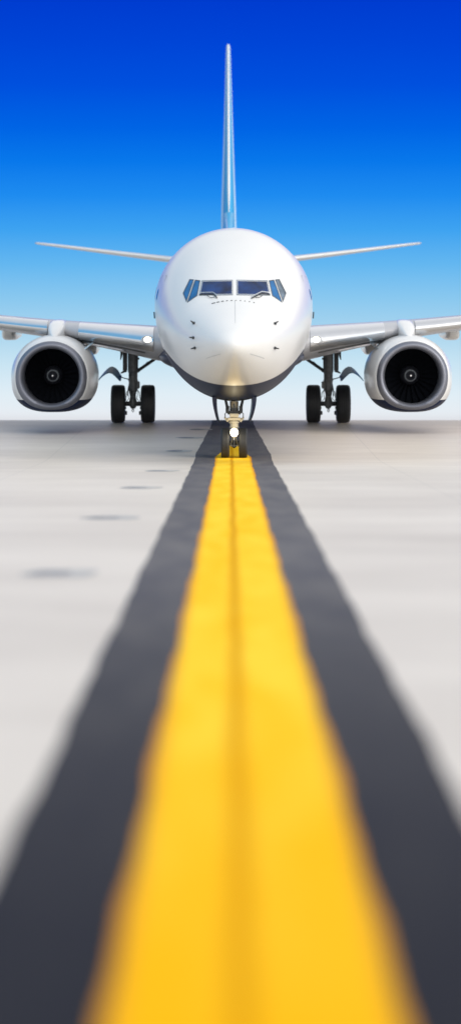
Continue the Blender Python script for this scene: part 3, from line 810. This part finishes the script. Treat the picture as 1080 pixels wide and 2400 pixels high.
pl = bpy.data.lights.new('taxi_lamp', 'POINT'); plo = bpy.data.objects.new('taxi_lamp', pl); COL.objects.link(plo); plo.parent = NG
pl.energy = 12; pl.color = (1.0, 0.80, 0.45); pl.shadow_soft_size = 0.45; plo.location = (0, s-0.42, 0.60)
for k in (-1, 1):
    mb = MB(); rg = []
    for t in range(13):
        z = 1.42-0.59*t/12; tt = t/12
        ln = 0.75*sqrt(max(0.0, 1-tt**3))+0.02          # fore-aft half length
        bow = 0.02+0.10*tt*tt
        rg.append([Vector((k*(0.475-bow)+dx, s+0.35+dy, z)) for dx, dy in ((0.055*(1-tt*0.6), -ln), (0.065*(1-tt*0.6), 0), (0.055*(1-tt*.6), ln), (-0.05*(1-tt*0.6), ln), (-0.04, 0), (-0.05*(1-tt*0.6), -ln))])
    mb.loft(rg); mb.build('gear_door', 'navy', NG, smooth=60)

# main gear
for sgn in (-1, 1):
    G = empty('main_gear', (sgn*2.885, 19.6, 0), root)
    R2 = 0.562
    for cx in (-0.44, 0.44): tyre(cx, 0, R2, 0.415, 0.27, G)
    mb = MB()
    mb.cyl((-0.36, 0, R2), (0.36, 0, R2), 0.07)
    for k in (-1, 1):
        mb.cyl((k*0.235, 0, R2), (k*0.29, 0, R2), 0.225, 0.215, 28)
        for j in range(6):
            a = 2*pi*j/6
            mb.cyl((k*0.205, 0.14*cos(a), R2+0.14*sin(a)), (k*0.24, 0.14*cos(a), R2+0.14*sin(a)), 0.035, n=10)
        mb.box((k*0.20, -0.05, R2-0.27), (0.05, 0.10, 0.12), bev=0.01)
    mb.build('brake_axle', 'gear_dark', G)
    mb = MB()
    mb.tube([(0, 0, 0.42), (0, 0, 0.50), (0, 0, 0.62), (0, 0, 0.78)], [0.06, 0.11, 0.115, 0.085], 20)
    mb.tube([(0, -0.09, 0.45), (0.03, -0.11, 0.36), (0.0, -0.11, 0.315), (-0.03, -0.11, 0.36), (0, -0.09, 0.45)], 0.013, 8)
    mb.cyl((0, 0, 0.6), (0, 0, 1.0), 0.085)
    mb.build('piston', 'gear', G)
    mb = MB(); ob = -sgn   # towards the fuselage
    mb.tube([(0, 0, 0.93), (0, 0, 0.96), (0, 0, 1.02), (0, 0, 1.48), (0, 0, 1.52), (0, 0, 1.55), (0, 0, 2.25)], [0.12, 0.145, 0.13, 0.135, 0.155, 0.15, 0.155], 24)
    mb.cyl((0, 0, 1.24), (0, 0, 1.27), 0.15)
    mb.box((ob*0.15, -0.03, 1.12), (0.10, 0.14, 0.22), bev=0.02)
    mb.box((ob*-0.02, -0.14, 1.32), (0.10, 0.06, 0.14), bev=0.015)
    mb.cyl((ob*0.13, -0.05, 1.9), (ob*0.19, -0.05, 1.9), 0.03)
    mb.build('strut', 'gear', G, bevel=0.003)
    mb = MB()
    for k in (-1, 1):
        mb.tube([(k*0.10, -0.10, 0.98), (k*0.055, -0.30, 0.78)], [0.026, 0.024], 10)
        mb.tube([(k*0.055, -0.30, 0.78), (k*0.11, -0.10, 0.56)], [0.024, 0.026], 10)
        mb.tube([(k*0.10, -0.13, 1.0), (k*0.19, -0.12, 0.90), (k*0.20, -0.10, 0.76), (k*0.24, -0.05, 0.70)], 0.012, 8)
        mb.tube([(k*0.06, -0.15, 1.3), (k*0.10, -0.16, 1.1), (k*0.15, -0.14, 0.93), (k*0.12, -0.16, 0.72), (k*0.2, -0.1, 0.62)], 0.010, 8)
    mb.tube([(-0.08, -0.30, 0.78), (0.08, -0.30, 0.78)], 0.03, 10)
    mb.box((0.05, -0.16, 0.88), (0.07, 0.05, 0.09), bev=0.01); mb.box((-0.07, -0.15, 0.70), (0.06, 0.05, 0.07), bev=0.01)
    mb.build('torque_link', 'gear', G)
    mb = MB()
    mb.tube([(ob*0.08, 0.02, 1.50), (ob*0.98, 0.05, 2.12)], [0.05, 0.045], 14)
    mb.tube([(ob*0.14, 0.02, 1.50), (ob*0.45, 0.03, 1.80)], [0.03, 0.03], 10)
    mb.build('side_brace', 'gear_dark', G)
    mb = MB()
    mb.box((-ob*0.235, 0.0, 1.83), (0.13, 0.30, 0.60), bev=0.02)
    mb.tube([(-ob*0.2, 0, 1.55), (-ob*0.30, 0, 1.50), (-ob*0.36, -0.02, 1.47)], [0.05, 0.03, 0.02], 10)
    mb.tube([(-ob*0.10, -0.02, 1.28), (-ob*0.26, -0.03, 1.32), (-ob*0.42, -0.04, 1.38)], [0.018, 0.015, 0.015], 10)
    mb.tube([(-ob*0.10, -0.02, 1.20), (-ob*0.14, -0.05, 1.0), (-ob*0.16, -0.05, 0.8)], [0.02, 0.02, 0.015], 10)
    mb.build('door_linkage', 'gear_dark', G)
    # curved outer door: arching plate, seen nearly edge on
    oc = -ob
    ctr = [(0.36, 1.385), (0.40, 1.44), (0.46, 1.54), (0.53, 1.61), (0.62, 1.655), (0.71, 1.64), (0.80, 1.57), (0.88, 1.48), (0.96, 1.38), (1.035, 1.28)]
    mb = MB(); rg = []
    for i, (x, z) in enumerate(ctr):
        t = i/(len(ctr)-1); k = min(1, max(0.12, 1.5*(1-t)))*(0.6+0.4*min(1, t*5))
        fr = 0.20*k; ln = 0.42*min(1, 0.35+k)
        rg.append([Vector((oc*x, ln, z)), Vector((oc*x, -ln, z-fr)), Vector((oc*x-oc*0.012, -ln, z-fr-0.025)), Vector((oc*x-oc*0.012, ln, z-0.03))])
    mb.loft(rg); mb.build('gear_door', 'door_blue', G, smooth=50)
    mb = MB(); rg = []
    for z, w_ in ((2.16, 0.06), (2.02, 0.055), (1.93, 0.035), (1.86, 0.008)):
        rg.append([Vector((oc*(0.375-w_*0.6)+dx, dy, z)) for dx, dy in ((w_*0.5, -0.2), (w_*0.5, 0.2), (-w_*0.5, 0.2), (-w_*0.5, -0.2))])
    mb.loft(rg); mb.build('gear_door', 'dark', G, smooth=50)

# ------------------------------------------------------------------ light
SUNV = Vector((1.0, -0.80, 0.55)).normalized()
sun = bpy.data.lights.new('sun', 'SUN'); so = bpy.data.objects.new('sun', sun); COL.objects.link(so)
sun.energy = 0.8; sun.angle = radians(9.0); sun.color = (1.0, 0.92, 0.80)
so.rotation_euler = SUNV.to_track_quat('Z', 'Y').to_euler(); so.location = (40, 0, 40)

# sky: white at the horizon rising to deep blue, with added fill out of view
w = bpy.data.worlds.new('World'); sc.world = w; w.use_nodes = True; nt = w.node_tree
bg = nt.nodes['Background']
tc = nt.nodes.new('ShaderNodeTexCoord'); sp = nt.nodes.new('ShaderNodeSeparateXYZ'); nt.links.new(tc.outputs['Generated'], sp.inputs[0])
# elevation tangent = z / horizontal length
hl = math_node(nt, 'SQRT', math_node(nt, 'ADD', math_node(nt, 'MULTIPLY', sp.outputs['X'], sp.outputs['X']), math_node(nt, 'MULTIPLY', sp.outputs['Y'], sp.outputs['Y'])))
tn = math_node(nt, 'DIVIDE', sp.outputs['Z'], math_node(nt, 'MAXIMUM', hl, 0.001))
STOPS = [(990, (220, 221, 226)), (966, (231, 237, 243)), (925, (225, 238, 246)), (850, (200, 228, 243)), (780, (170, 213, 238)), (700, (138, 200, 239)), (620, (100, 183, 240)), (540, (62, 163, 241)),
         (460, (30, 140, 240)), (380, (8, 120, 235)), (300, (0, 100, 229)), (200, (0, 80, 222)), (100, (0, 69, 215)), (0, (0, 60, 208))]
lo, hi = (706-990)/F_PX, 706/F_PX
mr = nt.nodes.new('ShaderNodeMapRange'); mr.inputs[1].default_value = lo; mr.inputs[2].default_value = hi
nt.links.new(tn, mr.inputs[0])
cr = nt.nodes.new('ShaderNodeValToRGB'); els = cr.color_ramp.elements
for i, (yy, c_) in enumerate(STOPS):
    p = ((706-yy)/F_PX-lo)/(hi-lo)
    e = els[0] if i == 0 else els[1] if i == len(STOPS)-1 else els.new(p)
    e.position = p; e.color = srgb(*c_)
# sort-safe: set again
srt = sorted([(((706-yy)/F_PX-lo)/(hi-lo), srgb(*c_)) for yy, c_ in STOPS])
for e, (p, c_) in zip(els, srt): e.position = p; e.color = c_
nt.links.new(mr.outputs[0], cr.inputs[0])
# upper dome, whitened above the view as added fill
mr2 = nt.nodes.new('ShaderNodeMapRange'); mr2.inputs[1].default_value = 0.13; mr2.inputs[2].default_value = 1.0
nt.links.new(sp.outputs['Z'], mr2.inputs[0])
cr2 = nt.nodes.new('ShaderNodeValToRGB'); e2 = cr2.color_ramp.elements
for i, (p, c_) in enumerate([(0.0, srgb(0, 60, 208)), (0.12, (0.98, 0.99, 1.02, 1)), (0.35, (0.98, 0.98, 1.0, 1)), (1.0, (0.62, 0.64, 0.68, 1))]):
    if i < 2: e = e2[i]
    else: e = e2.new(p)
    e.position = p; e.color = c_
for e, (p, c_) in zip(e2, [(0.0, srgb(0, 60, 208)), (0.12, (0.98, 0.99, 1.02, 1)), (0.35, (0.98, 0.98, 1.0, 1)), (1.0, (0.62, 0.64, 0.68, 1))]): e.position = p; e.color = c_
nt.links.new(mr2.outputs[0], cr2.inputs[0])
up = math_node(nt, 'GREATER_THAN', sp.outputs['Z'], 0.13)
mx = nt.nodes.new('ShaderNodeMix'); mx.data_type = 'RGBA'
nt.links.new(up, mx.inputs['Factor']); nt.links.new(cr.outputs[0], mx.inputs['A']); nt.links.new(cr2.outputs[0], mx.inputs['B'])
# broad frontal fill lobe added apart from the sun, to light under the aircraft
dt = nt.nodes.new('ShaderNodeVectorMath'); dt.operation = 'DOT_PRODUCT'; dt.inputs[1].default_value = Vector((0.55, -1.0, 0.26)).normalized()
nm = nt.nodes.new('ShaderNodeVectorMath'); nm.operation = 'NORMALIZE'; nt.links.new(tc.outputs['Generated'], nm.inputs[0])
nt.links.new(nm.outputs[0], dt.inputs[0])
gl = math_node(nt, 'POWER', math_node(nt, 'MAXIMUM', dt.outputs['Value'], 0.0), 4.0)
gc = nt.nodes.new('ShaderNodeVectorMath'); gc.operation = 'SCALE'; gc.inputs[0].default_value = (2.95, 2.75, 2.48); nt.links.new(gl, gc.inputs['Scale'])
ad = nt.nodes.new('ShaderNodeVectorMath'); ad.operation = 'ADD'
# the side away from the sun is clear deeper blue
sidef = nt.nodes.new('ShaderNodeMapRange'); sidef.interpolation_type = 'SMOOTHSTEP'
sidef.inputs[1].default_value = -0.75; sidef.inputs[2].default_value = 0.0; sidef.inputs[3].default_value = 1.0; sidef.inputs[4].default_value = 0.0
sp2 = nt.nodes.new('ShaderNodeSeparateXYZ'); nt.links.new(nm.outputs[0], sp2.inputs[0]); nt.links.new(sp2.outputs['X'], sidef.inputs[0])
uf = nt.nodes.new('ShaderNodeMapRange'); uf.inputs[1].default_value = 0.16; uf.inputs[2].default_value = 0.34
nt.links.new(sp2.outputs['Z'], uf.inputs[0])
mb3 = nt.nodes.new('ShaderNodeMix'); mb3.data_type = 'RGBA'
nt.links.new(math_node(nt, 'MULTIPLY', sidef.outputs[0], uf.outputs[0]), mb3.inputs['Factor'])
# deep blue only beyond the aircraft; elsewhere the low sky is paled as added fill
yf = nt.nodes.new('ShaderNodeMapRange'); yf.interpolation_type = 'SMOOTHSTEP'
yf.inputs[1].default_value = 0.30; yf.inputs[2].default_value = 0.93; yf.inputs[3].default_value = 1.0; yf.inputs[4].default_value = 0.0
nt.links.new(sp2.outputs['Y'], yf.inputs[0])
mb4 = nt.nodes.new('ShaderNodeMix'); mb4.data_type = 'RGBA'
nt.links.new(yf.outputs[0], mb4.inputs['Factor']); nt.links.new(mx.outputs['Result'], mb4.inputs['A'])
cr4 = nt.nodes.new('ShaderNodeValToRGB'); e4 = cr4.color_ramp.elements
e4[0].position = 0.0; e4[0].color = (0.92, 0.93, 0.95, 1); e4[1].position = 0.6; e4[1].color = (0.98, 0.98, 1.0, 1)
em = e4.new(0.22); em.color = (0.72, 0.84, 0.97, 1)
nt.links.new(sp2.outputs['Z'], cr4.inputs[0]); nt.links.new(cr4.outputs[0], mb4.inputs['B'])
nt.links.new(mb4.outputs['Result'], mb3.inputs['A']); mb3.inputs['B'].default_value = (0.22, 0.54, 0.86, 1)
nt.links.new(mb3.outputs['Result'], ad.inputs[0]); nt.links.new(gc.outputs[0], ad.inputs[1])
nt.links.new(ad.outputs[0], bg.inputs['Color']); bg.inputs['Strength'].default_value = 1.0/(2**EXPO)

sc.view_settings.view_transform = 'Standard'; sc.view_settings.look = 'None'; sc.view_settings.gamma = 1
sc.view_settings.exposure = EXPO
sc.render.engine = 'CYCLES'
sc.cycles.max_bounces = 8; sc.cycles.sample_clamp_indirect = 6
sc.cycles.use_denoising = True
